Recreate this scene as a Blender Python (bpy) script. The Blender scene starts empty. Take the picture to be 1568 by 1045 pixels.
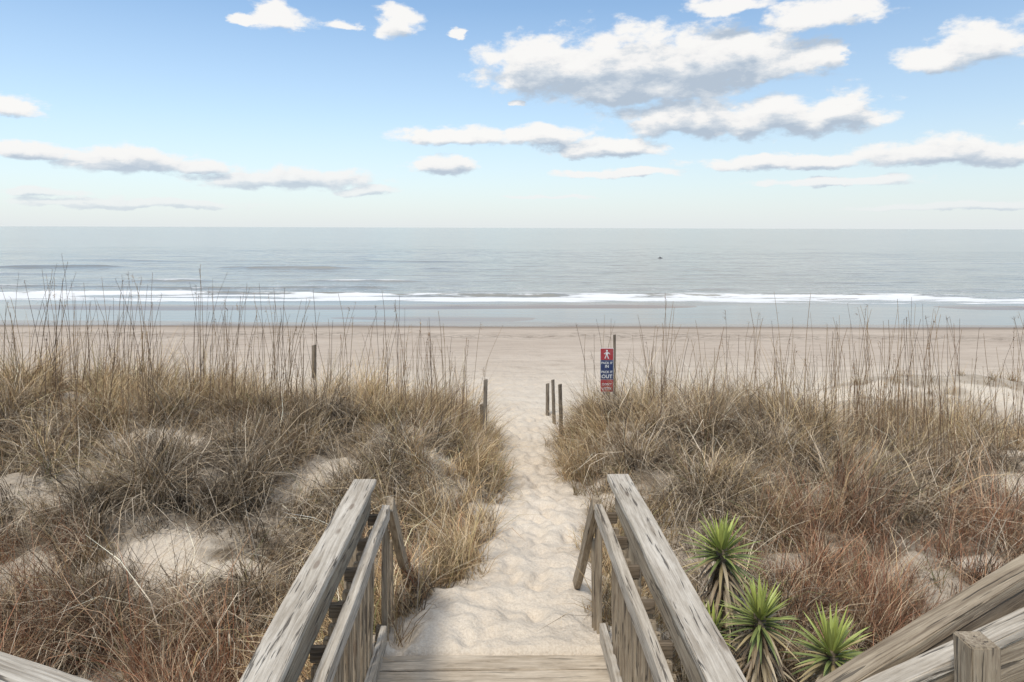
import bpy, bmesh, math, random
import numpy as np
from mathutils import Vector, Matrix
rng = np.random.default_rng(7); random.seed(7)
scene = bpy.context.scene
COL = scene.collection
CAMZ = 7.0
rad = math.radians

# ------------------------------------------------------------ noise helpers
def _h(ix, iy, s):
    n = (ix.astype(np.int64)*374761393 + iy.astype(np.int64)*668265263 + s*974634777) & 0x7fffffff
    n = ((n ^ (n >> 13)) * 1274126177) & 0x7fffffff
    n = n ^ (n >> 16)
    return (n & 0xffff)/65535.0
def vnoise(x, y, s=0):
    x = np.asarray(x, float); y = np.asarray(y, float)
    ix = np.floor(x); iy = np.floor(y); fx = x-ix; fy = y-iy
    fx = fx*fx*(3-2*fx); fy = fy*fy*(3-2*fy)
    a = _h(ix, iy, s); b = _h(ix+1, iy, s); c = _h(ix, iy+1, s); d = _h(ix+1, iy+1, s)
    return (a*(1-fx)+b*fx)*(1-fy)+(c*(1-fx)+d*fx)*fy
def fbm(x, y, s=0, o=4):
    t = 0; a = 0.5; n = 0
    for i in range(o):
        t = t+a*vnoise(x*2**i+17.3*i, y*2**i-9.1*i, s+i); n += a; a *= 0.5
    return t/n
def sstep(a, b, x):
    t = np.clip((x-a)/(b-a), 0, 1); return t*t*(3-2*t)

# ------------------------------------------------------------ terrain
PY = [0, 4.3, 4.8, 6, 8.4, 11, 15, 20, 25, 40]
PC = [0.0, -0.11, -0.08, 0.25, 0.32, 0.22, 0.25, 0.3, 0.4, 0.5]
PW = [0.8, 0.80, 0.64, 0.36, 0.28, 0.36, 0.70, 1.1, 1.6, 3.0]
def pathc(y): return np.interp(y, PY, PC)
def pathw(y): return np.interp(y, PY, PW)
def bump(x, y, cx, cy, rx, ry): return np.exp(-((x-cx)/rx)**2-((y-cy)/ry)**2)
rf = np.random.default_rng(99)
FPY = rf.uniform(4.4, 17, 560); FPX = pathc(FPY)+rf.normal(0, .55, 560)*pathw(FPY)*1.1
FPA = rf.normal(np.pi/2, .45, 560); FPS = rf.uniform(.5, 1.3, 560)
def height(x, y, prints=False):
    c = pathc(y); w = pathw(y)
    zp = np.interp(y, [-60, 0, 4.2, 4.33, 5, 6, 8.4, 11, 15, 20, 25, 35, 43, 47.5, 51, 70, 85, 200, 600],
                   [3.2, 4.15, 4.2, 4.335, 4.24, 4.08, 3.74, 3.42, 2.9, 2.2, 1.75, 1.1, 0.62, 0.16, -0.04, -0.06, -0.5, -2.5, -8])
    zl = np.interp(y, [-60, 0, 4, 5, 6.5, 8, 9.5, 11, 13, 16, 20, 25, 35, 43, 47.5, 51, 70, 85, 200, 600],
                   [3.0, 3.1, 3.3, 3.45, 3.68, 4.05, 4.42, 4.2, 3.40, 2.85, 2.22, 1.75, 1.1, 0.62, 0.16, -0.04, -0.06, -0.5, -2.5, -8])
    k = sstep(6, 9, y)*sstep(14, 11, y)
    zr = zl - 0.20*k - 0.46*k*sstep(3.6, 6.2, x)
    zd = np.where(x < c, zl, zr)
    t = sstep(0.0, 1.15+.7*sstep(7.5, 9.5, y)*(x < c), np.abs(x-c)-w)
    z = zp*(1-t)+zd*t
    dun = sstep(3.0, 5, y)*sstep(19, 13, y)*t
    z = z + dun*(0.55*(fbm(x*0.55, y*0.55, 3)-0.5) + 0.26*(fbm(x*1.8, y*1.8, 8, 3)-0.5))
    z = z + 0.72*bump(x, y, 10.0, 16, 4.5, 2.0)+0.60*bump(x, y, -7.5, 15.5, 3.6, 1.8)+0.25*bump(x, y, -4.2, 15.0, 1.5, 1.4)
    tr = sstep(4.2, 4.5, y)*sstep(34, 20, y)
    dim = fbm(x*5.5, y*5.0, 21, 3)
    z = z + tr*(dim-0.5)*0.09*sstep(1.2, 0.0, np.abs(x-c)-w) + tr*(fbm(x*2.5, y*2.5, 31, 2)-0.5)*0.065
    if prints:
        reg = (y > 4.2) & (y < 17.5) & (np.abs(x-c) < 2.2)
        xx = x[reg]; yy = y[reg]; dz = np.zeros_like(xx)
        for a, b, g, s in zip(FPX, FPY, FPA, FPS):
            near = (np.abs(xx-a) < .3) & (np.abs(yy-b) < .3)
            dx = xx[near]-a; dy = yy[near]-b
            u = dx*np.cos(g)+dy*np.sin(g); v = -dx*np.sin(g)+dy*np.cos(g)
            r2 = (u/.13)**2+(v/.06)**2
            dz[near] += s*(-.023*np.exp(-r2)+.009*np.exp(-(np.sqrt(r2)-1.6)**2*3))
        z[reg] += np.clip(dz, -.042, .028)
    b = sstep(46, 50, y)*sstep(76, 68, y)
    z = z + b*((fbm(x*0.035+5, y*0.22, 41, 3)-0.5)*0.12)
    bar = np.exp(-((y-60.3-1.2*np.sin(x*0.06))/1.9)**2)*(sstep(19, 12, x)*sstep(-46, -40, x)+sstep(36, 42, x))
    z = z + bar*0.15
    z = z + 0.085*np.exp(-((y-52.4)/2.4)**2)*np.exp(-((x+3)/12)**2)
    return z

BARE = [(-4.35, 8.9, .62, .44), (-2.45, 8.1, .28, .7), (-4.6, 6.35, .78, .36), (-3.0, 6.5, .72, .28), (6.7, 8.6, 1.1, .7), (5.9, 7.6, .45, .28),
        (0.95, 8.1, .36, .40), (-0.9, 7.0, .28, .24), (-6.4, 7.4, .42, .30), (4.6, 6.7, .38, .22), (8.2, 10.0, 1.2, .7), (-3.3, 7.7, .28, .20), (-6.0, 6.2, .5, .2),
        (3.2, 8.3, .3, .2), (-1.5, 6.4, .2, .16)]
def bare(x, y):
    wx = x+(fbm(x*1.9, y*1.9, 57)-0.5)*1.5; wy = y+(fbm(x*1.9, y*1.9, 58)-0.5)*1.3
    m = np.ones_like(np.asarray(x, float))
    for (a, b, rx, ry) in BARE:
        r = np.sqrt(((wx-a)/rx)**2+((wy-b)/ry)**2)
        m = m*(1-0.98*sstep(1.15, .75, r))
    return m
def gmask(x, y):
    c = pathc(y); w = pathw(y)
    e = np.abs(x-c)-w + (fbm(x*1.6, y*1.6, 51, 3)-0.5)*0.5
    m = sstep(0.02, 0.28, e)
    yend = 12.2 + (fbm(x*0.4, y*0, 52, 2)-0.5)*2.5
    m = m*sstep(yend+1.0, yend-0.3, y)
    m = m*np.where((np.abs(x) < 1.02) & (y < 4.5), 0, 1)
    m = m*bare(x, y)
    n = fbm(x*1.3, y*1.3, 53, 4)
    m = m*(0.36+0.64*sstep(0.34, 0.47, n))
    return m
def clump(x, y): return sstep(.38, .55, fbm(x*2.1, y*2.1, 131, 3))
def gmask2(x, y): return gmask(x, y)*(.25+.75*clump(x, y))
def far_mask(x, y):
    n = fbm(x*0.55, y*0.9, 61, 3)
    c = pathc(y); w = pathw(y)
    return sstep(0.56, 0.68, n)*sstep(12, 13, y)*sstep(18.5, 16.5, y)*sstep(0.2, 0.6, np.abs(x-c)-w)

def axis(segs):
    out = [segs[0][0]]
    for (a, b, s) in segs:
        n = max(1, int(round((b-a)/s)))
        out += list(np.linspace(a, b, n+1)[1:])
    return out
def grow(start, end, s0, r=1.25):
    o = []; v = start; s = s0
    while v < end:
        s *= r; v += s; o.append(v)
    return o
def fast_mesh(name, co, faces, smooth=False):
    me = bpy.data.meshes.new(name)
    me.vertices.add(len(co)); me.vertices.foreach_set("co", np.asarray(co, np.float32).ravel())
    k = faces.shape[1]
    me.loops.add(faces.size); me.loops.foreach_set("vertex_index", faces.astype(np.int32).ravel())
    me.polygons.add(len(faces))
    me.polygons.foreach_set("loop_start", np.arange(0, faces.size, k, dtype=np.int32))
    try: me.polygons.foreach_set("loop_total", np.full(len(faces), k, dtype=np.int32))
    except Exception: pass
    me.update(calc_edges=True)
    me.polygons.foreach_set("use_smooth", np.full(len(faces), smooth, dtype=bool))
    me.validate()
    return me
def grid_mesh(name, xs, ys, zf):
    X, Y = np.meshgrid(np.array(xs), np.array(ys)); Z = zf(X, Y)
    nx, ny = len(xs), len(ys)
    co = np.stack([X, Y, Z], -1).reshape(-1, 3)
    i = np.arange(ny-1)[:, None]*nx+np.arange(nx-1)[None, :]
    f = np.stack([i, i+1, i+1+nx, i+nx], -1).reshape(-1, 4)
    return fast_mesh(name, co, f, True), X.ravel(), Y.ravel(), Z.ravel()
def link(name, me, mat=None, parent=None):
    ob = bpy.data.objects.new(name, me); COL.objects.link(ob)
    if mat: me.materials.append(mat)
    if parent: ob.parent = parent
    return ob
def empty(name, loc=(0, 0, 0)):
    e = bpy.data.objects.new(name, None); e.location = loc; e.empty_display_size = .2; COL.objects.link(e); return e

# ------------------------------------------------------------ material helpers
def newmat(name):
    m = bpy.data.materials.new(name); m.use_nodes = True
    nt = m.node_tree; return m, nt, nt.nodes["Principled BSDF"]
def N(nt, t, **k):
    n = nt.nodes.new(t)
    for a, b in k.items(): setattr(n, a, b)
    return n
def L(nt, a, b): nt.links.new(a, b)
def ramp(nt, stops, fac=None):
    r = N(nt, "ShaderNodeValToRGB"); e = r.color_ramp.elements
    while len(e) < len(stops): e.new(0.5)
    for i, (p, c) in enumerate(stops):
        e[i].position = p; e[i].color = (*c, 1) if len(c) == 3 else c
    if fac is not None: L(nt, fac, r.inputs[0])
    return r
def noise(nt, vec, scale, detail=4, rough=.55, mapping=None):
    if mapping:
        mp = N(nt, "ShaderNodeMapping"); mp.inputs["Scale"].default_value = mapping; L(nt, vec, mp.inputs[0]); vec = mp.outputs[0]
    n = N(nt, "ShaderNodeTexNoise"); n.inputs["Scale"].default_value = scale; n.inputs["Detail"].default_value = detail
    n.inputs["Roughness"].default_value = rough; L(nt, vec, n.inputs["Vector"]); return n
def mixc(nt, fac, a, b, mode='MIX'):
    m = N(nt, "ShaderNodeMix", data_type='RGBA', blend_type=mode)
    for s, v in ((m.inputs[0], fac), (m.inputs[6], a), (m.inputs[7], b)):
        if isinstance(v, (int, float)): s.default_value = v
        elif isinstance(v, tuple): s.default_value = (*v, 1)
        else: L(nt, v, s)
    return m.outputs[2]
def mth(nt, op, a, b=None, c=None, clamp=False):
    m = N(nt, "ShaderNodeMath", operation=op); m.use_clamp = clamp
    for i, v in enumerate((a, b, c)):
        if v is None: continue
        if isinstance(v, (int, float)): m.inputs[i].default_value = v
        else: L(nt, v, m.inputs[i])
    return m.outputs[0]
def mapr(nt, v, a, b, c=0., d=1., smooth=True):
    m = N(nt, "ShaderNodeMapRange"); m.interpolation_type = 'SMOOTHSTEP' if smooth else 'LINEAR'
    L(nt, v, m.inputs[0])
    for i, q in enumerate((a, b, c, d)): m.inputs[i+1].default_value = q
    return m.outputs[0]
def bumpn(nt, h, strength, dist, bsdf, prev=None):
    b = N(nt, "ShaderNodeBump"); b.inputs["Strength"].default_value = strength; b.inputs["Distance"].default_value = dist
    L(nt, h, b.inputs["Height"])
    if prev: L(nt, prev, b.inputs["Normal"])
    if bsdf: L(nt, b.outputs[0], bsdf.inputs["Normal"])
    return b.outputs[0]

# ---- sand
m_sand, nt, bs = newmat("sand")
geo = N(nt, "ShaderNodeNewGeometry"); pos = geo.outputs["Position"]
sep = N(nt, "ShaderNodeSeparateXYZ"); L(nt, pos, sep.inputs[0])
n1 = noise(nt, pos, 1.3, 4); n2 = noise(nt, pos, 60, 2, .7)
near = ramp(nt, [(.3, (.66, .575, .465)), (.7, (.76, .68, .565))], n1.outputs[0])
far = ramp(nt, [(.32, (.49, .405, .325)), (.68, (.63, .54, .445))], noise(nt, pos, .25, 6, .68, (.8, 2.2, 1)).outputs[0])
fy = mapr(nt, sep.outputs[1], 16, 34)
c = mixc(nt, fy, near.outputs[0], far.outputs[0])
g = ramp(nt, [(.35, (.83, .81, .79)), (.65, (1, 1, 1))], n2.outputs[0])
c = mixc(nt, 1.0, c, g.outputs[0], 'MULTIPLY')
wn = noise(nt, pos, 2.2, 5, .75, (.7, 1.4, 1))
wl = noise(nt, pos, .12, 3)
yl = mth(nt, 'ADD', sep.outputs[1], mth(nt, 'MULTIPLY', wl.outputs[0], 7.0))
band = mth(nt, 'SUBTRACT', 1.0, mth(nt, 'ABSOLUTE', mth(nt, 'DIVIDE', mth(nt, 'SUBTRACT', yl, 42.0), 2.8)), clamp=True)
wr = mth(nt, 'MULTIPLY', band, mapr(nt, wn.outputs[0], .48, .58))
c = mixc(nt, mth(nt, 'MULTIPLY', wr, .8), c, (.14, .11, .08))
tk = noise(nt, pos, 1.4, 5, .7, (.5, 1.6, 1))
tb = mth(nt, 'MULTIPLY', mapr(nt, tk.outputs[0], .50, .62), mapr(nt, sep.outputs[1], 16, 28, 0, .42))
c = mixc(nt, tb, c, (.36, .29, .225))
wz = mth(nt, 'ADD', sep.outputs[2], mth(nt, 'MULTIPLY', mth(nt, 'SUBTRACT', wl.outputs[0], .5), .5))
wet = mapr(nt, wz, .74, .36)
wet = mth(nt, 'MULTIPLY', wet, mapr(nt, sep.outputs[1], 30, 38))
c = mixc(nt, wet, c, (.27, .21, .158))
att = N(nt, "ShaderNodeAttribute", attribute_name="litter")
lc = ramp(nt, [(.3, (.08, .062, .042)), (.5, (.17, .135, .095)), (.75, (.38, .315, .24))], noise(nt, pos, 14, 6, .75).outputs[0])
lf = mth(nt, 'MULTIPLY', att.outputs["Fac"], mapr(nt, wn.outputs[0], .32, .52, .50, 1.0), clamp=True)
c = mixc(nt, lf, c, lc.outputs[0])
L(nt, c, bs.inputs["Base Color"])
L(nt, mapr(nt, wz, .05, .5, .22, .95), bs.inputs["Roughness"])
bs.inputs["Specular IOR Level"].default_value = .35
h1 = noise(nt, pos, 7, 4, .55)
dry = mapr(nt, wet, 0, .6, 1, 0)
b1 = bumpn(nt, mth(nt, 'MULTIPLY', h1.outputs[0], dry), .55, .10, None)
bumpn(nt, mth(nt, 'MULTIPLY', n2.outputs[0], dry), .3, .008, bs, b1)

xs = [-v for v in reversed(grow(30, 21000, .35))]+axis([(-30, -10, .3), (-10, -1.6, .08), (-1.6, 2.0, .03), (2.0, 10, .08), (10, 30, .3)])+grow(30, 21000, .35)
ys = [-v for v in reversed(grow(2, 400, .3))]+axis([(-2, 3.5, .2), (3.5, 10, .03), (10, 16, .07), (16, 30, .16), (30, 75, .35)])+grow(75, 25000, .4)
me, X, Y, Z = grid_mesh("sand_ground", xs, ys, lambda a, b: height(a, b, True))
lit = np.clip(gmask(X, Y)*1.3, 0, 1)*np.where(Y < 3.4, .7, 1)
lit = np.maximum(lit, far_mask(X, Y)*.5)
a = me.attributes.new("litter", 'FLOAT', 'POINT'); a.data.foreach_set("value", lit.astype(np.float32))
link("sand_ground", me, m_sand)

# ---- sea
def seaz(x, y):
    z = np.zeros_like(x)
    near = sstep(64, 72, y)
    fade = sstep(600, 200, y)
    L_ = sstep(10, -30, x)
    def ridge(y0, wdt, amp, s, wob):
        yy = y-(y0+wob*(fbm(x*.03, x*0+s, s, 3)-.5)*2)
        pr = np.where(yy < 0, np.exp(-(yy/(wdt*.5))**2), np.exp(-(yy/(wdt*1.3))**2))
        return amp*pr*(.15+.85*sstep(.38, .65, fbm(x*.05, x*0+s*3.1, s+9, 3)))
    z += ridge(71, 1.5, .26, 101, 1.8)*near
    z += ridge(79, 1.7, .22, 108, 2.0)*(.3+.7*L_)
    z += ridge(88, 2.0, .32, 102, 2.5)*(.15+.85*L_)
    z += ridge(99, 2.2, .22, 105, 2.5)*(.2+.8*L_)
    z += ridge(117, 2.8, .42, 103, 3.0)*(.08+.92*sstep(0, -30, x))
    z += ridge(140, 3.2, .30, 109, 3.0)*(.3+.7*L_)
    z += ridge(70.5, 1.2, .45, 107, .6)*np.exp(-((x-27)/7)**2)*near
    z += near*fade*(.24*(fbm(x*.06, y*.28, 111, 4)-.5)+.10*(fbm(x*.3, y*.8, 112, 3)-.5))
    return z
xs = [-v for v in reversed(grow(70, 21000, .7, 1.2))]+axis([(-70, 70, .35)])+grow(70, 21000, .7, 1.2)
ys = axis([(44, 64, .8), (64, 124, .25), (124, 200, .6)])+grow(200, 25000, .8, 1.08)
me, X, Y, Z = grid_mesh("sea", xs, ys, seaz)
f1 = 64.0+2.6*(fbm(X*.06, X*0, 121, 4)-.5)*2
foam = sstep(f1, f1+.5, Y)*sstep(78+4*(fbm(X*.05, X*0+3, 122)-.5), 70, Y)
foam = foam*(.36+.60*sstep(.38, .60, fbm(X*.10, Y*.55, 124, 3)))
foam = np.maximum(foam, .72*sstep(.09, .24, Z)*sstep(77, 79, Y)*sstep(108, 99, Y))
foam = np.maximum(foam, .32*sstep(94, 78, Y)*sstep(70, 74, Y))
a = me.attributes.new("foam", 'FLOAT', 'POINT'); a.data.foreach_set("value", foam.astype(np.float32))
m_sea, nt, bs = newmat("sea_water")
geo = N(nt, "ShaderNodeNewGeometry"); pos = geo.outputs["Position"]
sep = N(nt, "ShaderNodeSeparateXYZ"); L(nt, pos, sep.inputs[0])
big = noise(nt, pos, .02, 4, .6, (.5, 2.0, 1))
wc = ramp(nt, [(.3, (.245, .235, .195)), (.7, (.345, .33, .28))], big.outputs[0])
att = N(nt, "ShaderNodeAttribute", attribute_name="foam")
fn = noise(nt, pos, 1.1, 6, .7, (.35, 1.6, 1))
fm = mth(nt, 'ADD', att.outputs["Fac"], mth(nt, 'MULTIPLY', mth(nt, 'SUBTRACT', fn.outputs[0], .5), 2.0))
fm = mapr(nt, fm, .36, .82)
fm = mth(nt, 'MULTIPLY', fm, mapr(nt, att.outputs["Fac"], .02, .2))
L(nt, mixc(nt, fm, wc.outputs[0], (.78, .79, .79)), bs.inputs["Base Color"])
L(nt, mapr(nt, fm, 0, 1, .14, .8), bs.inputs["Roughness"])
bs.inputs["IOR"].default_value = 1.33
calm = mapr(nt, sep.outputs[1], 61, 70, .06, 1)
w1 = noise(nt, pos, 1.0, 4, .6, (.35, 1.1, 1)); w2 = noise(nt, pos, .16, 3, .6, (.35, 1.4, 1))
b1 = bumpn(nt, mth(nt, 'MULTIPLY', w2.outputs[0], calm), .75, .6, None)
bumpn(nt, mth(nt, 'MULTIPLY', w1.outputs[0], calm), .6, .13, bs, b1)
link("sea", me, m_sea)

# ---- wood
def wood(name, light, dark, crack=(.07, .06, .05), k=1.0, ck=1.0):
    m, nt, bs = newmat(name)
    tc = N(nt, "ShaderNodeTexCoord"); oi = N(nt, "ShaderNodeObjectInfo")
    add = N(nt, "ShaderNodeVectorMath", operation='MULTIPLY_ADD')
    L(nt, oi.outputs["Random"], add.inputs[0]); add.inputs[1].default_value = (13.7, 7.3, 5.1); L(nt, tc.outputs["Object"], add.inputs[2])
    v = add.outputs[0]
    big = noise(nt, v, 1.0, 3, .6, (1.2, 9, 9))
    ds = N(nt, "ShaderNodeVectorMath", operation='MULTIPLY_ADD'); L(nt, big.outputs["Color"], ds.inputs[0]); ds.inputs[1].default_value = (0, .06, .06); L(nt, v, ds.inputs[2])
    g1 = noise(nt, ds.outputs[0], 1.0, 5, .7, (2.2, 85*k, 85*k))
    g2 = noise(nt, ds.outputs[0], 1.0, 3, .6, (2.8, 60*k, 60*k))
    c = ramp(nt, [(.36, dark), (.58, light)], g1.outputs[0]).outputs[0]
    blot = ramp(nt, [(.3, (.68, .63, .57)), (.7, (1.10, 1.08, 1.05))], noise(nt, v, 2.4, 5, .7, (1.2, 4, 4)).outputs[0])
    c = mixc(nt, 1.0, c, blot.outputs[0], 'MULTIPLY')
    vk = N(nt, "ShaderNodeTexVoronoi"); mpk = N(nt, "ShaderNodeMapping"); mpk.inputs["Scale"].default_value = (2.6, 9, 9); L(nt, v, mpk.inputs[0]); L(nt, mpk.outputs[0], vk.inputs["Vector"]); vk.inputs["Scale"].default_value = 1.0
    kn = mapr(nt, vk.outputs["Distance"], .16, .07)
    c = mixc(nt, mth(nt, 'MULTIPLY', kn, .6), c, (.16, .11, .075))
    cr = mapr(nt, g2.outputs[0], .40, .345)
    c = mixc(nt, mth(nt, 'MULTIPLY', cr, .78*ck), c, crack)
    L(nt, c, bs.inputs["Base Color"]); bs.inputs["Roughness"].default_value = .9; bs.inputs["Specular IOR Level"].default_value = .2
    h = mth(nt, 'SUBTRACT', g1.outputs[0], mth(nt, 'MULTIPLY', cr, .9*ck))
    bumpn(nt, h, .8, .008, bs)
    return m
m_cap = wood("weathered_wood_cap", (.65, .61, .54), (.40, .36, .305))
m_rail = wood("weathered_wood_rail", (.45, .385, .295), (.23, .185, .138))
m_dark = wood("weathered_wood_dark", (.25, .205, .155), (.115, .093, .07))
m_deck = wood("weathered_wood_deck", (.66, .585, .48), (.48, .415, .33), ck=.45)
m_post = wood("weathered_wood_post", (.29, .25, .20), (.12, .10, .082))

def board(name, parent, p0, p1, w, h, mat, roll=(0, 0, 1), bev=.004):
    p0 = Vector(p0); p1 = Vector(p1); d = p1-p0; Ln = d.length; ex = d.normalized()
    ez = Vector(roll); ez = (ez-ex*ez.dot(ex)).normalized(); ey = ez.cross(ex)
    bm = bmesh.new(); bmesh.ops.create_cube(bm, size=1)
    for v in bm.verts:
        v.co = Vector((v.co.x*Ln, v.co.y*w, v.co.z*h))
    bmesh.ops.bevel(bm, geom=list(bm.edges), offset=min(bev, w*.2, h*.2), segments=2, affect='EDGES')
    if Ln > .5:
        nseg = min(40, int(Ln/.10)+1)
        for i in range(1, nseg):
            bmesh.ops.bisect_plane(bm, geom=list(bm.verts)+list(bm.edges)+list(bm.faces), plane_co=(-Ln/2+Ln*i/nseg, 0, 0), plane_no=(1, 0, 0))
        s = random.random()*100
        for v in bm.verts:
            t = v.co.x*1.7+s
            v.co.y += .005*math.sin(t)+.003*math.sin(t*3.1)+random.uniform(-.0012, .0012); v.co.z += .003*math.cos(t*1.3)+random.uniform(-.0008, .0008)
    me = bpy.data.meshes.new(name); bm.to_mesh(me); bm.free()
    ob = link(name, me, mat)
    ob.matrix_world = Matrix.Translation((p0+p1)/2) @ Matrix((ex, ey, ez)).transposed().to_4x4()
    if parent:
        ob.parent = parent; ob.matrix_parent_inverse = parent.matrix_basis.inverted()
    return ob

# ------------------------------------------------------------ boardwalk
walk = empty("wooden_boardwalk")
yaw = rad(1.5)
def W(x, y, z): return (x*math.cos(yaw)-y*math.sin(yaw), x*math.sin(yaw)+y*math.cos(yaw), z)
y = 4.27; i = 0
while y > -1.2:
    wv = .138
    board("deck_plank_%d" % i, walk, W(-.765-random.uniform(0, .012), y-wv/2+random.uniform(-.002, .002), 4.31), W(.765+random.uniform(0, .012), y-wv/2, 4.31+random.uniform(-.003, .003)), wv, .036, m_deck)
    y -= wv+.009; i += 1
for sx in (-1, 1):
    board("joist", walk, W(sx*.6, -1.2, 4.2), W(sx*.6, 4.1, 4.2), .045, .16, m_dark)
for sx in (-1, 1):
    n = "left" if sx < 0 else "right"
    board(n+"_cap", walk, W(sx*.83, -1.5, 5.385), W(sx*.815, 4.36 if sx < 0 else 4.42, 5.385), .142, .038, m_cap)
    board(n+"_under_cap_beam", walk, W(sx*.79, -1.5, 5.292), W(sx*.785, 4.28, 5.292), .04, .14, m_rail)
    board(n+"_handrail", walk, W(sx*.675, -1.5, 5.195), W(sx*.675, 4.34, 5.195), .05, .09, m_cap)
    board(n+"_lower_rail", walk, W(sx*.70, -1.5, 4.41), W(sx*.70, 4.36, 4.41), .04, .12, m_cap)
    yy = 4.22; k = 0
    while yy > -.9:
        board(n+"_spacer_%d" % k, walk, W(sx*.704, yy, 5.20), W(sx*.768, yy, 5.20), .036, .06, m_dark); yy -= .33; k += 1
    yy = 4.15; k = 0
    while yy > .4:
        board(n+"_picket_%d" % k, walk, W(sx*.742, yy+random.uniform(-.006, .006), 4.30), W(sx*.742, yy, 5.165), .036, .036, m_rail, roll=(0, 1, 0)); yy -= .098; k += 1
    for k, yy in enumerate((4.20, 2.6, 1.0)):
        gz = float(height(np.array([sx*.82]), np.array([yy]))[0])-.5
        board(n+"_post_%d" % k, walk, W(sx*.862, yy, gz), W(sx*.862, yy, 5.363), .09, .09, m_rail, roll=(0, 1, 0))
    board(n+"_stair_handrail", walk, W(sx*.66, 4.385, 5.23), W(sx*.655, 5.42, 4.12), .045, .10, m_rail)
    board(n+"_stair_stringer", walk, W(sx*.73, 4.34, 4.36), W(sx*.73, 5.1, 3.8), .04, .22, m_dark)
    for k, yy in enumerate((4.48, 4.60, 4.72)):
        zt = 5.23-(yy-4.385)*1.072-.03
        board(n+"_stair_picket_%d" % k, walk, W(sx*.705, yy, 4.0), W(sx*.705, yy, zt), .036, .036, m_rail, roll=(0, 1, 0))

ra = empty("wooden_stair_railing")
board("cap_rail", ra, (.80, 2.20, 5.375), (2.6, 2.32, 6.37), .085, .038, m_rail)
board("side_board", ra, (.84, 2.25, 5.330), (2.6, 2.37, 6.310), .04, .085, m_dark)
board("front_board", ra, (.80, 2.175, 5.318), (2.6, 2.295, 6.313), .03, .07, m_post)
board("lower_board", ra, (.80, 2.10, 5.330), (2.6, 2.10, 6.174), .04, .13, m_rail)
board("lower_cap", ra, (.80, 2.12, 5.412), (2.6, 2.12, 6.256), .075, .03, m_cap)
board("post", ra, (1.355, 1.98, 3.2), (1.355, 1.98, 5.81), .085, .085, m_rail, roll=(0, 1, 0))
board("post_upper", ra, (2.25, 2.02, 3.2), (2.25, 2.02, 6.2), .10, .10, m_post, roll=(0, 1, 0))
rb = empty("wooden_stair_railing")
board("cap_rail", rb, (-2.6, 2.05, 5.99), (-.86, 1.98, 5.49), .13, .038, m_cap)
board("side_board", rb, (-2.6, 2.05, 5.90), (-.86, 1.98, 5.40), .04, .12, m_rail)
board("post", rb, (-1.9, 2.05, 3.0), (-1.9, 2.05, 5.73), .09, .09, m_post, roll=(0, 1, 0))
board("post_lower", rb, (-.98, 2.0, 3.0), (-.98, 2.0, 5.45), .09, .09, m_post, roll=(0, 1, 0))

# ------------------------------------------------------------ posts & sign
def H1(x, y): return float(height(np.array([x]), np.array([y]))[0])
def round_post(name, x, y, top, r, lean=(0, 0), mat=m_post, parent=None):
    bm = bmesh.new(); zb = H1(x, y)-.35; rings = []; n = 10; S = 9
    for s in range(S+1):
        t = s/S; ring = []
        for k in range(n):
            a = 2*math.pi*k/n; rr = r*(1.05-.12*t)*(1+.10*math.sin(3*a+x*9)+.05*math.sin(7*t*3+k))
            zz = zb+(top-zb)*t + (0.25*r*math.cos(a) if s == S else 0)
            ring.append(bm.verts.new((lean[0]*t+rr*math.cos(a), lean[1]*t+rr*math.sin(a), zz)))
        rings.append(ring)
    for s in range(S):
        for k in range(n):
            bm.faces.new((rings[s][k], rings[s][(k+1) % n], rings[s+1][(k+1) % n], rings[s+1][k]))
    bm.faces.new(rings[-1])
    Rm = Matrix.Rotation(math.pi/2, 4, 'Y')
    bmesh.ops.transform(bm, matrix=Rm, verts=bm.verts)
    me = bpy.data.meshes.new(name); bm.to_mesh(me); bm.free()
    ob = link(name, me, mat); ob.matrix_world = Matrix.Translation((x, y, 0)) @ Rm.inverted()
    if parent: ob.parent = parent
    return ob
for (x, y, top, r, ln) in [(-.42, 10.5, 4.66, .032, (.02, 0)), (-.47, 11.2, 4.10, .035, (-.02, 0)), (-4.92, 17, 4.06, .06, (0, 0)),
                           (.86, 13.6, 3.97, .035, (-.04, 0)), (.78, 14.8, 3.62, .04, (0, 0)), (.86, 11.6, 4.34, .034, (-.04, 0)),
                           (1.20, 11.9, 3.92, .035, (.03, 0)), (1.90, 12.6, 5.03, .026, (.0, 0))]:
    round_post("wooden_post", x, y, top, r, ln)

def flat(name, rgb, rough=.5, var=.12):
    m, nt, bs = newmat(name); tc = N(nt, "ShaderNodeTexCoord")
    n = noise(nt, tc.outputs["Object"], 9, 5, .65)
    c = mixc(nt, mapr(nt, n.outputs[0], .35, .7), rgb, tuple(min(1, v*(1-var)+.05) for v in rgb))
    L(nt, c, bs.inputs["Base Color"]); bs.inputs["Roughness"].default_value = rough; return m
m_red = flat("sign_red", (.36, .025, .03)); m_navy = flat("sign_navy", (.02, .035, .11)); m_white = flat("sign_white", (.72, .72, .70))
sign = empty("beach_sign")
sx_, sy_ = 1.535, 11.0
round_post("sign_post", sx_+.02, sy_+.07, 5.0, .055, (-.02, 0), m_rail, sign)
def plate(name, x0, x1, z0, z1, yy, mat, th=.006):
    bm = bmesh.new(); bmesh.ops.create_cube(bm, size=1)
    for v in bm.verts: v.co = Vector(((x0+x1)/2+v.co.x*(x1-x0), yy+v.co.y*th, (z0+z1)/2+v.co.z*(z1-z0)))
    me = bpy.data.meshes.new(name); bm.to_mesh(me); bm.free(); o = link(name, me, mat, sign); return o
Z0, Z1 = 4.355, 5.065; hw = .108
plate("sign_board", sx_-hw, sx_+hw, Z0, Z1, sy_, m_white)
yf = sy_-.006
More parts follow.
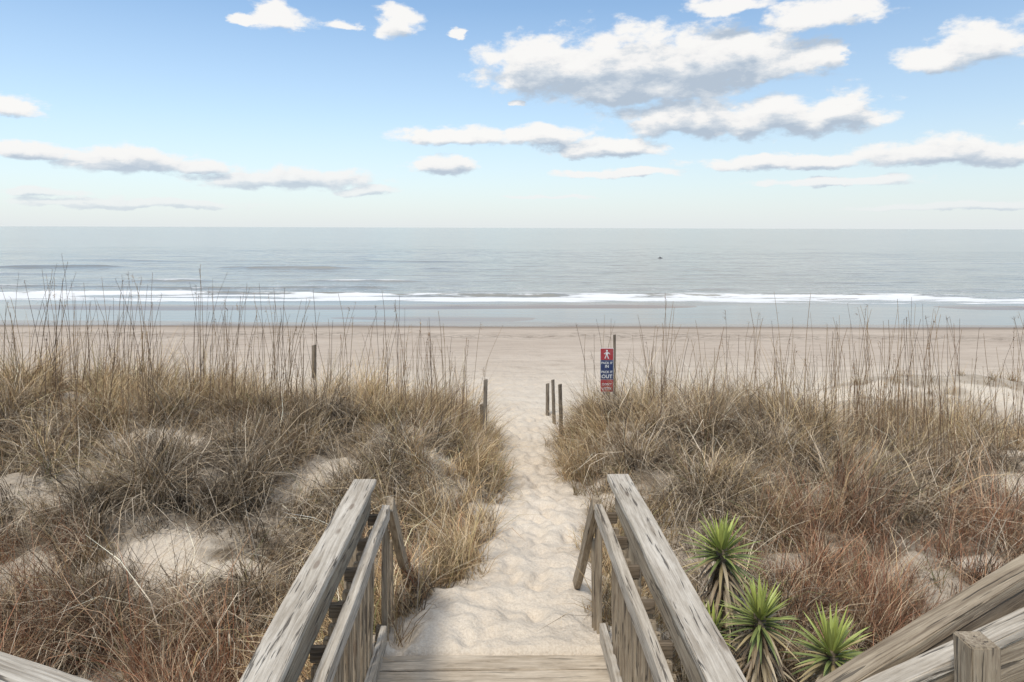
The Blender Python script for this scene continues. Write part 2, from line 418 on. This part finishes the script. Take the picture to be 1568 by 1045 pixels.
plate("red_top_panel", sx_-hw+.007, sx_+hw-.007, Z1-.190, Z1-.008, yf, m_red)
plate("navy_panel", sx_-hw+.007, sx_+hw-.007, Z0+.205, Z1-.197, yf, m_navy)
plate("red_bottom_panel", sx_-hw+.007, sx_+hw-.007, Z0+.008, Z0+.198, yf, m_red)
def text(s, z, size, bold=.0):
    cu = bpy.data.curves.new("t", 'FONT'); cu.body = s; cu.size = size; cu.align_x = 'CENTER'; cu.extrude = .0008; cu.offset = bold
    to = bpy.data.objects.new("t", cu); COL.objects.link(to); bpy.context.view_layer.update()
    me = bpy.data.meshes.new_from_object(to.evaluated_get(bpy.context.evaluated_depsgraph_get()))
    bpy.data.objects.remove(to)
    o = link("lettering_"+s.replace(" ", "_").replace("'", "").lower(), me, m_white, sign)
    o.location = (sx_, yf-.0055, z); o.rotation_euler = (math.pi/2, 0, 0)
text("PACK IT", Z0+.455, .050, .0008); text("IN", Z0+.395, .064, .001); text("PACK IT", Z0+.310, .050, .0008); text("OUT", Z0+.228, .080, .0015)
text("DON'T", Z0+.112, .050, .0008); text("LITTER", Z0+.045, .050, .0008)
bm = bmesh.new()
def poly(pts):
    vs = [bm.verts.new((sx_+a, yf-.0055, Z1-.10+b)) for a, b in pts]; bm.faces.new(vs)
poly([(.016*math.cos(t*math.pi/5), .058+.016*math.sin(t*math.pi/5)) for t in range(10)])
poly([(-.022, -.01), (.012, -.01), (.026, .036), (-.014, .038)])
poly([(-.018, -.012), (-.004, -.012), (-.026, -.07), (-.040, -.066)])
poly([(-.002, -.012), (.012, -.012), (.034, -.068), (.019, -.072)])
poly([(-.016, .036), (-.05, .010), (-.044, .001), (-.014, .022)])
poly([(.024, .036), (.052, .004), (.046, -.003), (.016, .018)])
me = bpy.data.meshes.new("walking_figure"); bm.to_mesh(me); bm.free(); link("walking_figure", me, m_white, sign)

m_dol = flat("dolphin_skin", (.04, .045, .05), .25)
bm = bmesh.new(); rings = []
for s in range(15):
    t = s/14; xx = -1.0+2.0*t; r = .30*math.sin(math.pi*min(1, max(.02, t)))**.7; zc = .16*math.sin(math.pi*t)-.2
    rings.append([bm.verts.new((xx, .7*r*math.cos(a*math.pi/6), zc+r*math.sin(a*math.pi/6))) for a in range(12)])
for s in range(14):
    for k in range(12): bm.faces.new((rings[s][k], rings[s][(k+1) % 12], rings[s+1][(k+1) % 12], rings[s+1][k]))
f = [(-.18, .2), (.22, .2), (.10, .34), (-.14, .54), (-.16, .4)]
va = [bm.verts.new((a, .02, b)) for a, b in f]; vb = [bm.verts.new((a, -.02, b)) for a, b in f]
bm.faces.new(va); bm.faces.new(vb[::-1])
for k in range(5): bm.faces.new((va[k], vb[k], vb[(k+1) % 5], va[(k+1) % 5]))
me = bpy.data.meshes.new("dolphin"); bm.to_mesh(me); bm.free(); d = link("dolphin", me, m_dol); d.location = (34.3, 158, 0.05); d.scale = (.75, .75, .75)

# ------------------------------------------------------------ vegetation
def blades(P, Ln, az, th0, droop, w, col, segs=3, twist=None):
    n = len(P); S = segs+1
    pts = np.zeros((n, S, 3)); pts[:, 0] = P
    for s in range(segs):
        th = th0+droop*((s+.5)/segs)
        a = az + (twist*s if twist is not None else 0)
        d = np.stack([np.sin(th)*np.cos(a), np.sin(th)*np.sin(a), np.cos(th)], -1)
        pts[:, s+1] = pts[:, s]+d*(Ln/segs)[:, None]
    sa = az+np.pi/2+rng.normal(0, .7, n)
    side = np.stack([np.cos(sa), np.sin(sa), rng.normal(0, .15, n)], -1)
    prof = np.linspace(1, 0, S)**.6*.9+.1
    off = side[:, None, :]*(w[:, None]*prof[None, :]*.5)[:, :, None]
    co = np.stack([pts-off, pts+off], 2).reshape(-1, 3)
    b = (np.arange(n)*S*2)[:, None]+(np.arange(segs)*2)[None, :]
    f = np.stack([b, b+1, b+3, b+2], -1).reshape(-1, 4)
    c = np.repeat(col[:, None, :], S*2, 1)
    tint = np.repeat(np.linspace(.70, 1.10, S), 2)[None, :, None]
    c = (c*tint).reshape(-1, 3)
    return co, f, c
def veg_object(name, parts, mat, parent=None):
    cos, fs, cs = [], [], []; o = 0
    for co, f, c in parts:
        cos.append(co); fs.append(f+o); cs.append(c); o += len(co)
    co = np.concatenate(cos); f = np.concatenate(fs); c = np.concatenate(cs)
    me = fast_mesh(name, co, f)
    a = me.attributes.new("col", 'FLOAT_COLOR', 'POINT')
    a.data.foreach_set("color", np.concatenate([np.clip(c, 0, 1), np.ones((len(c), 1))], 1).astype(np.float32).ravel())
    return link(name, me, mat, parent)
m_grass, nt, bs = newmat("dry_grass")
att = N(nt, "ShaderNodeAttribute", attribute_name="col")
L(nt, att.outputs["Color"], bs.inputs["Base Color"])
bs.inputs["Roughness"].default_value = .75; bs.inputs["Specular IOR Level"].default_value = .25

PAL = {'gold': np.array([(.54, .39, .215), (.43, .295, .155), (.65, .505, .32), (.27, .17, .09), (.40, .31, .155)]),
       'grey': np.array([(.40, .315, .22), (.68, .575, .44), (.26, .195, .13), (.12, .09, .062), (.49, .385, .26)]),
       'red': np.array([(.46, .25, .14), (.38, .175, .10), (.58, .39, .245), (.22, .115, .07), (.55, .43, .29)])}
def scatter(n, x0, x1, y0, y1, mf):
    x = rng.uniform(x0, x1, n); y = rng.uniform(y0, y1, n)
    k = rng.random(n) < mf(x, y); return x[k], y[k]
def grad(x, y):
    e = .15; return (height(x+e, y)-height(x-e, y))/(2*e), (height(x, y+e)-height(x, y-e))/(2*e)
def zone(x, y):
    nz = fbm(x*.9, y*.9, 71, 3)-.5
    red = sstep(6.7, 5.8, y+nz*2.4+np.where(x > 0, -.9, .15))*np.where(x > 0, sstep(1.6, 2.6, x), 1)*.85
    c = pathc(y); e = np.abs(x-c)-pathw(y)
    gold = np.maximum(sstep(8.8, 9.8, y+nz*2.5)*.8, sstep(1.3, .4, e+nz)*.8)
    gold = np.maximum(gold*np.where((x > 1.5), .5, 1.0), 0.18)
    red = red*(1-.8*sstep(1.2, .4, e))
    return gold, red
parts = []
def make_tufts(x, y, nb, Lb, spread, kind=None, wid=.0055):
    nt_ = len(x); T = np.repeat(np.arange(nt_), nb); n = len(T)
    tl = Lb*rng.uniform(.6, 1.4, nt_)*(.6+.9*fbm(x*.8, y*.8, 81, 2))*(.70+.50*clump(x, y))
    cpe = np.abs(x-pathc(y))-pathw(y); tl = tl*(.74+.26*sstep(.2, 1.2, cpe))
    gx, gy = grad(x, y); down = np.arctan2(-gy, -gx); sl = np.hypot(gx, gy)
    ww = rng.normal(0, 1, nt_)
    px = x[T]+rng.normal(0, .042, n); py = y[T]+rng.normal(0, .042, n)
    pz = height(px, py)-.015
    az = rng.uniform(-np.pi, np.pi, n)
    lean = down+ww*.8; q = (.6+1.2*np.clip(sl, 0, .8))[T]
    az = np.arctan2(np.sin(az)+np.sin(lean[T])*q, np.cos(az)+np.cos(lean[T])*q)
    gold, red = zone(x, y)
    r = rng.random(nt_); kd = np.where(r < red, 2, np.where(rng.random(nt_) < gold, 0, 1))
    if kind is not None: kd[:] = kind
    ks = kd[T]
    ln = tl[T]*rng.uniform(.45, 1.1, n)*np.choose(ks, [1.05, 1.05, .85])
    th0 = np.abs(rng.normal(0, spread, n))*np.choose(ks, [.9, 1.15, .75])+.05
    dr = rng.uniform(.3, 2.2, n)*np.choose(ks, [.85, 1.15, .5])
    pal = np.stack([PAL['gold'], PAL['grey'], PAL['red']])
    patch = .54+.86*fbm(x*1.1, y*1.1, 141, 3)
    col = pal[ks, rng.integers(0, 5, n)]*rng.uniform(.7, 1.3, n)[:, None]*((rng.uniform(.5, 1.45, nt_)*patch)[T])[:, None]
    gr = (rng.random(nt_) < .018)[T] & (rng.random(n) < .5)
    col[gr] = np.array([.22, .22, .09])*rng.uniform(.7, 1.3, gr.sum())[:, None]
    w = wid*rng.uniform(.6, 1.4, n)*np.choose(ks, [1, 1.1, .8])
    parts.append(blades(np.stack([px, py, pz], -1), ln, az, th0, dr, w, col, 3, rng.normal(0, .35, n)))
x, y = scatter(21500, -10.5, 10.5, 3.3, 13.2, gmask2)
make_tufts(x, y, 23, .52, .48, wid=.0070)
x, y = scatter(11500, -9.5, 9.5, 3.6, 12.5, gmask)
make_tufts(x, y, 7, .32, 1.1, wid=.0070)
x, y = scatter(2700, -10.5, 10.5, 4.2, 12.0, lambda a, b: gmask2(a, b)**2)
make_tufts(x, y, 48, .80, .48, wid=.0074)
x, y = scatter(900, -10.5, 10.5, 8.4, 12.0, lambda a, b: gmask(a, b)*np.maximum(zone(a, b)[0], .3))
make_tufts(x, y, 28, .64, .40, 0)
x1, y1 = scatter(1800, -22, -10.5, 3.3, 13.5, gmask); x2, y2 = scatter(1800, 10.5, 22, 3.3, 13.5, gmask)
make_tufts(np.r_[x1, x2], np.r_[y1, y2], 20, .55, .5, wid=.010)
x, y = scatter(1800, -18, 18, 12, 19, far_mask)
make_tufts(x, y, 16, .30, .6, 0, wid=.007)
xx = np.r_[rng.normal(-1.05, .12, 30), rng.normal(-.50, .10, 14), rng.normal(.82, .08, 30), rng.normal(-1.15, .15, 14), rng.normal(1.15, .12, 26)]
yy = np.r_[rng.uniform(4.7, 6.0, 30), rng.uniform(5.5, 6.3, 14), rng.uniform(4.9, 6.2, 30), rng.uniform(4.2, 5.0, 14), rng.uniform(4.7, 6.6, 26)]
make_tufts(xx, yy, 36, .50, .5, 0)
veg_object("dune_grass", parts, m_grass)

def tubes(P, Ln, az, th0, droop, r, col, segs=6, wig=.03):
    n = len(P); S = segs+1; pts = np.zeros((n, S, 3)); pts[:, 0] = P
    for s in range(segs):
        th = th0+droop*((s+.5)/segs)**2; a = az+rng.normal(0, .1, n)
        d = np.stack([np.sin(th)*np.cos(a)+rng.normal(0, wig, n), np.sin(th)*np.sin(a)+rng.normal(0, wig, n), np.cos(th)], -1)
        pts[:, s+1] = pts[:, s]+d*(Ln/segs)[:, None]
    ang = np.array([0, 2.094, 4.189])+.4
    ring = np.stack([np.cos(ang), np.sin(ang), 0*ang], -1)
    rad_ = r[:, None]*np.linspace(1, .5, S)[None, :]
    co = (pts[:, :, None, :]+ring[None, None]*rad_[:, :, None, None]).reshape(-1, 3)
    b = (np.arange(n)*S*3)[:, None, None]+(np.arange(segs)*3)[None, :, None]; k = np.arange(3)[None, None, :]; k2 = (k+1) % 3
    f = np.stack([b+k, b+k2, b+k2+3, b+k+3], -1).reshape(-1, 4)
    return (co, f, np.repeat(col, S*3, 0)), pts
parts = []
cx, cy = scatter(740, -14, 14, 8.2, 12.8, lambda a, b: sstep(.1, .5, gmask(a, np.minimum(b, 11.0)))*(.3+.7*sstep(.42, .58, fbm(a*.6, b*.2, 91, 2)))*sstep(.7, 1.3, np.abs(a-.3)))
kp = ~((cx > 1.0) & (cx < 1.95) & (cy < 11.3)); cx = cx[kp]; cy = cy[kp]
cnt = rng.integers(1, 6, len(cx)); T = np.repeat(np.arange(len(cx)), cnt); n = len(T)
x = cx[T]+rng.normal(0, .16, n); y = cy[T]+rng.normal(0, .16, n)
P = np.stack([x, y, height(x, y)-.02], -1)
oatcol = np.array([(.24, .15, .085), (.33, .225, .125), (.15, .10, .065), (.29, .19, .105)])[rng.integers(0, 4, n)]
tall = np.where(x < 0, 1.0, 1.05)*np.where(x < -4.5, 1.16, 1.0)*np.where(x > 5, 1.14, 1)
t_, pts = tubes(P, (.75+1.2*rng.random(n)**1.1)*tall, rng.uniform(-3.1, 3.1, n), np.abs(rng.normal(0, .08, n)), rng.uniform(0, .35, n), rng.uniform(.0040, .0062, n), oatcol)
parts.append(t_)
for s in (3, 4, 5, 6):
    sel = rng.random(n) < .35; q = pts[sel, s]; m = len(q)
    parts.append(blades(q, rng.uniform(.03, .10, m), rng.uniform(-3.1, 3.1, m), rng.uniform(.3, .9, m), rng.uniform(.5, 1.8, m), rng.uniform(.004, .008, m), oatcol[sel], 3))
sel = rng.random(n) < .22; base = pts[sel, 6]; m = len(base); hd = rng.uniform(-3.1, 3.1, m)
for rep in range(6):
    q = base - np.array([0, 0, 1.0])*rng.uniform(0, .14, m)[:, None]
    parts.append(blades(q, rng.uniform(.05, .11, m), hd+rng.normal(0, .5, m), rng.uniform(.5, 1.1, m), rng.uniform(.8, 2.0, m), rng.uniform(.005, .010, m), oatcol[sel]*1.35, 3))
for rep in range(3):
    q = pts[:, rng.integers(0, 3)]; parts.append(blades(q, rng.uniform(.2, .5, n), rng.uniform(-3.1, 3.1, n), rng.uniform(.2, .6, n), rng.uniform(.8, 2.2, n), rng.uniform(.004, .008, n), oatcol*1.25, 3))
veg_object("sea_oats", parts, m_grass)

parts = []
x, y = scatter(700, -8, 8, 4.5, 10, gmask); n = len(x)
P = np.stack([x, y, height(x, y)+.1], -1)
t_, _ = tubes(P, rng.uniform(.4, 1.0, n), rng.uniform(-3.1, 3.1, n), rng.uniform(.6, 1.45, n), rng.uniform(0, .5, n), rng.uniform(.0022, .0042, n), np.array([(.60, .50, .36)])*rng.uniform(.7, 1.2, n)[:, None])
parts.append(t_); veg_object("dead_grass_stems", parts, m_grass)

# ------------------------------------------------------------ yuccas
m_yuc, nt, bs = newmat("yucca_leaf")
att = N(nt, "ShaderNodeAttribute", attribute_name="col"); L(nt, att.outputs["Color"], bs.inputs["Base Color"])
bs.inputs["Roughness"].default_value = .5
def yleaves(base, d, Ln, w, col, curl):
    n = len(base); segs = 5; S = segs+1
    up = np.array([0, 0, 1.0]); side = np.cross(d, up); side /= np.linalg.norm(side, axis=1)[:, None]+1e-6
    nrm = np.cross(side, d)
    prof = np.array([.55, .95, 1.0, .8, .45, .03])
    pts = np.zeros((n, S, 3)); pts[:, 0] = base; dd = d.copy()
    for s in range(segs):
        pts[:, s+1] = pts[:, s]+dd*(Ln/segs)[:, None]; dd = dd-up*curl[:, None]/segs; dd /= np.linalg.norm(dd, axis=1)[:, None]
    o = side[:, None]*(w[:, None]*prof*.5)[:, :, None]; fold = nrm[:, None]*(w[:, None]*prof*.22)[:, :, None]
    co = np.stack([pts-o+fold, pts, pts+o+fold], 2).reshape(-1, 3)
    b = (np.arange(n)*S*3)[:, None, None]+(np.arange(segs)*3)[None, :, None]+np.arange(2)[None, None, :]
    f = np.stack([b, b+1, b+4, b+3], -1).reshape(-1, 4)
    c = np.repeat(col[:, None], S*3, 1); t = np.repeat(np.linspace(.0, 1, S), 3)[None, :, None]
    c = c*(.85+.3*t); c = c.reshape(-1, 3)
    return co, f, c
def yucca(x, y, ztop, R, nl=110):
    root = empty("yucca_plant"); zg = H1(x, y); parts = []
    i = np.arange(nl); az = i*2.39996+rng.normal(0, .25, nl); t = i/nl
    el = np.pi/2*(1-t**.8*1.15)+rng.normal(0, .12, nl)
    d = np.stack([np.cos(el)*np.cos(az), np.cos(el)*np.sin(az), np.sin(el)], -1)
    base = np.stack([x+.02*np.cos(az), y+.02*np.sin(az), ztop-.10*t-.05], -1)
    g = np.array([.40, .45, .12])*(1-t)[:, None]+np.array([.17, .21, .08])*t[:, None]
    old = rng.random(nl) < t**3*.6; g[old] = (.40, .32, .17)
    parts.append(yleaves(base, d, R*rng.uniform(.75, 1.15, nl)*(.8+.3*t), np.full(nl, R*.075), g*rng.uniform(.65, 1.25, nl)[:, None], .05+t*.3+rng.uniform(0, .2, nl)))
    m = 170; az = rng.uniform(0, 6.28, m); h = rng.random(m)
    el = -np.abs(rng.normal(.7, .4, m)); d = np.stack([np.cos(el)*np.cos(az), np.cos(el)*np.sin(az), np.sin(el)], -1)
    base = np.stack([x+.035*np.cos(az), y+.035*np.sin(az), ztop-.12-h*(ztop-zg-.35)*.75], -1)
    c = np.array([(.36, .29, .18), (.28, .21, .13), (.45, .37, .25), (.19, .145, .10)])[rng.integers(0, 4, m)]
    parts.append(yleaves(base, d, R*rng.uniform(.7, 1.1, m), np.full(m, R*.085), c, rng.uniform(.3, 1.3, m)))
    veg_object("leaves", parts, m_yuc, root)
    bm = bmesh.new(); bmesh.ops.create_cone(bm, cap_ends=True, segments=10, radius1=.06, radius2=.04, depth=ztop-zg+.1)
    for v_ in bm.verts: v_.co += Vector((x, y, (ztop+zg)/2-.1))
    me = bpy.data.meshes.new("trunk"); bm.to_mesh(me); bm.free(); link("trunk", me, m_dark, root)
yucca(1.53, 4.95, 4.74, .29); yucca(1.66, 4.55, 4.48, .27); yucca(2.08, 4.42, 4.33, .31); yucca(1.40, 4.75, 4.26, .24, 60)

# ------------------------------------------------------------ world
world = bpy.data.worlds.new("World"); scene.world = world; world.use_nodes = True
nt = world.node_tree; bg = nt.nodes["Background"]
SUN_EL, SUN_ROT = 55, 150
sky = N(nt, "ShaderNodeTexSky"); sky.sky_type = 'NISHITA'; sky.sun_disc = False
sky.sun_elevation = rad(SUN_EL); sky.sun_rotation = rad(SUN_ROT); sky.air_density = 1.0; sky.dust_density = .2; sky.ozone_density = 2.0; sky.altitude = 0
def uvof(px, py):
    u = math.atan((px-784)/1045); return u, math.atan((349-py)/1045*math.cos(u))
CL = [(840, 98, 125, 58), (960, 94, 170, 72), (1090, 88, 160, 66), (1190, 86, 100, 38), (1262, 82, 38, 24), (960, 128, 200, 40),
      (1040, 176, 125, 36), (1180, 178, 190, 40), (1285, 165, 70, 38), (1110, 4, 90, 18), (1260, 18, 110, 30),
      (1500, 60, 90, 48), (1430, 88, 80, 22), (425, 24, 54, 28), (605, 32, 40, 32), (525, 38, 34, 10), (700, 50, 16, 8), (375, 30, 30, 10),
      (25, 163, 62, 24), (50, 232, 80, 20), (190, 246, 120, 28), (310, 258, 60, 16), (440, 272, 170, 22), (570, 292, 60, 11), (60, 298, 80, 10),
      (700, 207, 110, 18), (830, 207, 80, 22), (930, 225, 100, 20), (675, 250, 66, 20), (1430, 228, 150, 28), (1530, 232, 110, 24), (1200, 246, 180, 14),
      (950, 264, 110, 9), (1480, 313, 200, 9), (1290, 274, 150, 10), (840, 302, 80, 5), (790, 158, 16, 7), (215, 314, 220, 9), (1680, 180, 110, 50)]
grp = bpy.data.node_groups.new("cloud_field", 'ShaderNodeTree')
grp.interface.new_socket("uv", in_out='INPUT', socket_type='NodeSocketVector'); grp.interface.new_socket("field", in_out='OUTPUT', socket_type='NodeSocketFloat')
gi = N(grp, "NodeGroupInput"); go = N(grp, "NodeGroupOutput")
w0 = noise(grp, gi.outputs[0], 1.0, 5, .62, (14, 28, 1))
wc_ = N(grp, "ShaderNodeVectorMath", operation='SUBTRACT'); L(grp, w0.outputs["Color"], wc_.inputs[0]); wc_.inputs[1].default_value = (.5, .5, .5)
wp = N(grp, "ShaderNodeVectorMath", operation='MULTIPLY_ADD'); L(grp, wc_.outputs[0], wp.inputs[0]); wp.inputs[1].default_value = (.08, .026, 0); L(grp, gi.outputs[0], wp.inputs[2])
last = None
for (px, py, rx, ry) in CL:
    u, v = uvof(px, py); ru = rx/1045*math.cos(u)**2*1.08; rv = ry/1045*math.cos(u)*1.15
    a = N(grp, "ShaderNodeVectorMath", operation='MULTIPLY_ADD'); L(grp, wp.outputs[0], a.inputs[0])
    a.inputs[1].default_value = (1/ru, 1/rv, 0); a.inputs[2].default_value = (-u/ru, -v/rv+.18, 0)
    b = N(grp, "ShaderNodeVectorMath", operation='MULTIPLY'); L(grp, a.outputs[0], b.inputs[0]); b.inputs[1].default_value = (-1, -1.5, 0)
    m = N(grp, "ShaderNodeVectorMath", operation='MAXIMUM'); L(grp, a.outputs[0], m.inputs[0]); L(grp, b.outputs[0], m.inputs[1])
    ln = N(grp, "ShaderNodeVectorMath", operation='LENGTH'); L(grp, m.outputs[0], ln.inputs[0])
    last = ln.outputs["Value"] if last is None else mth(grp, 'MINIMUM', last, ln.outputs["Value"])
n1 = noise(grp, gi.outputs[0], 1.0, 7, .64, (20, 38, 1))
mp = N(grp, "ShaderNodeMapping"); mp.inputs["Scale"].default_value = (26, 38, 1)
L(grp, wp.outputs[0], mp.inputs[0])
vo = N(grp, "ShaderNodeTexVoronoi", voronoi_dimensions='2D', feature='SMOOTH_F1'); vo.inputs["Scale"].default_value = 1.0; vo.inputs["Smoothness"].default_value = .35
L(grp, mp.outputs[0], vo.inputs["Vector"])
fld = mth(grp, 'MULTIPLY_ADD', last, -1.7, 1.68)
fld = mth(grp, 'ADD', fld, mth(grp, 'MULTIPLY', mth(grp, 'SUBTRACT', n1.outputs[0], .5), 2.3))
fld = mth(grp, 'ADD', fld, mth(grp, 'MULTIPLY', mth(grp, 'SUBTRACT', .42, vo.outputs["Distance"]), .55))
L(grp, fld, go.inputs[0])
tc = N(nt, "ShaderNodeTexCoord"); sp = N(nt, "ShaderNodeSeparateXYZ"); L(nt, tc.outputs["Generated"], sp.inputs[0])
az = mth(nt, 'ARCTAN2', sp.outputs[0], sp.outputs[1]); el = mth(nt, 'ARCSINE', sp.outputs[2])
uv = N(nt, "ShaderNodeCombineXYZ"); L(nt, az, uv.inputs[0]); L(nt, el, uv.inputs[1])
g0 = N(nt, "ShaderNodeGroup"); g0.node_tree = grp; L(nt, uv.outputs[0], g0.inputs[0]); f0 = g0.outputs[0]
dv = mth(nt, 'MULTIPLY_ADD', el, .11, .003)
uv2 = N(nt, "ShaderNodeCombineXYZ"); L(nt, mth(nt, 'ADD', az, -.006), uv2.inputs[0]); L(nt, mth(nt, 'ADD', el, dv), uv2.inputs[1])
g2 = N(nt, "ShaderNodeGroup"); g2.node_tree = grp; L(nt, uv2.outputs[0], g2.inputs[0]); f2_ = g2.outputs[0]
dens = mapr(nt, f0, .0, .70)
rel = mth(nt, 'SUBTRACT', f2_, f0)
above = mapr(nt, f2_, -.3, 1.55, smooth=False)
above = mth(nt, 'ADD', mth(nt, 'MULTIPLY', above, .95), mth(nt, 'MULTIPLY', rel, .30), clamp=True)
above = mth(nt, 'ADD', above, .07, clamp=True)
cc = ramp(nt, [(0, (.98, .965, .94)), (.34, (.91, .90, .89)), (.60, (.69, .735, .785)), (1, (.47, .55, .65))], above)
skc = N(nt, "ShaderNodeVectorMath", operation='MULTIPLY'); L(nt, sky.outputs[0], skc.inputs[0]); skc.inputs[1].default_value = (.145, .168, .174)
hz = ramp(nt, [(0, (.95, .95, .95)), (.10, (.68, .68, .68)), (.25, (.38, .38, .38)), (.5, (.10, .10, .10)), (.75, (.0, .0, .0))], mth(nt, 'MULTIPLY', el, 1.6, clamp=True))
s1 = mixc(nt, hz.outputs[0], skc.outputs[0], (.76, .80, .825))
added_veil = mth(nt, 'MULTIPLY', mapr(nt, el, .42, .80), .7)  # unseen whitening of the upper sky, added to make the skylight soft and neutral
s2 = mixc(nt, added_veil, s1, (.90, .865, .82))
ccol = mixc(nt, mapr(nt, el, 0, .13, .4, 0), cc.outputs[0], (.70, .755, .825))
opac = mth(nt, 'MULTIPLY', dens, mapr(nt, el, .01, .09, .55, .97))
fin = mixc(nt, opac, s1, ccol)
L(nt, s2, bg.inputs[0]); bg.inputs[1].default_value = 1.0
bg2 = N(nt, "ShaderNodeBackground"); L(nt, fin, bg2.inputs[0])
mx = N(nt, "ShaderNodeMixShader")
inband = mth(nt, 'MULTIPLY', mth(nt, 'GREATER_THAN', el, .0), mth(nt, 'LESS_THAN', el, .42))
inband = mth(nt, 'MULTIPLY', inband, mth(nt, 'LESS_THAN', mth(nt, 'ABSOLUTE', az), 1.0))
L(nt, inband, mx.inputs[0]); L(nt, bg.outputs[0], mx.inputs[1]); L(nt, bg2.outputs[0], mx.inputs[2])
L(nt, mx.outputs[0], nt.nodes["World Output"].inputs[0])

# ------------------------------------------------------------ sun & camera
sl = bpy.data.lights.new("sun", 'SUN'); sl.energy = 2.6; sl.angle = rad(10); sl.color = (1, .94, .85)
so = bpy.data.objects.new("sun", sl); COL.objects.link(so)
e = rad(SUN_EL); r_ = rad(SUN_ROT); sd = Vector((-math.cos(e)*math.sin(r_), math.cos(e)*math.cos(r_), math.sin(e)))
so.rotation_euler = sd.to_track_quat('Z', 'Y').to_euler(); so.location = sd*50
cam = bpy.data.cameras.new("camera"); co = bpy.data.objects.new("camera", cam); COL.objects.link(co)
cam.lens = 24; cam.sensor_width = 36; cam.shift_y = -.1107; cam.clip_start = .05; cam.clip_end = 60000
co.matrix_world = Matrix.Translation((0, 0, CAMZ)) @ Matrix.Rotation(math.pi/2, 4, 'X') @ Matrix.Rotation(rad(.18), 4, 'Z')
scene.camera = co
scene.view_settings.view_transform = 'Standard'; scene.view_settings.look = 'None'; scene.view_settings.exposure = 0
print("faces grass", len(bpy.data.objects["dune_grass"].data.polygons))
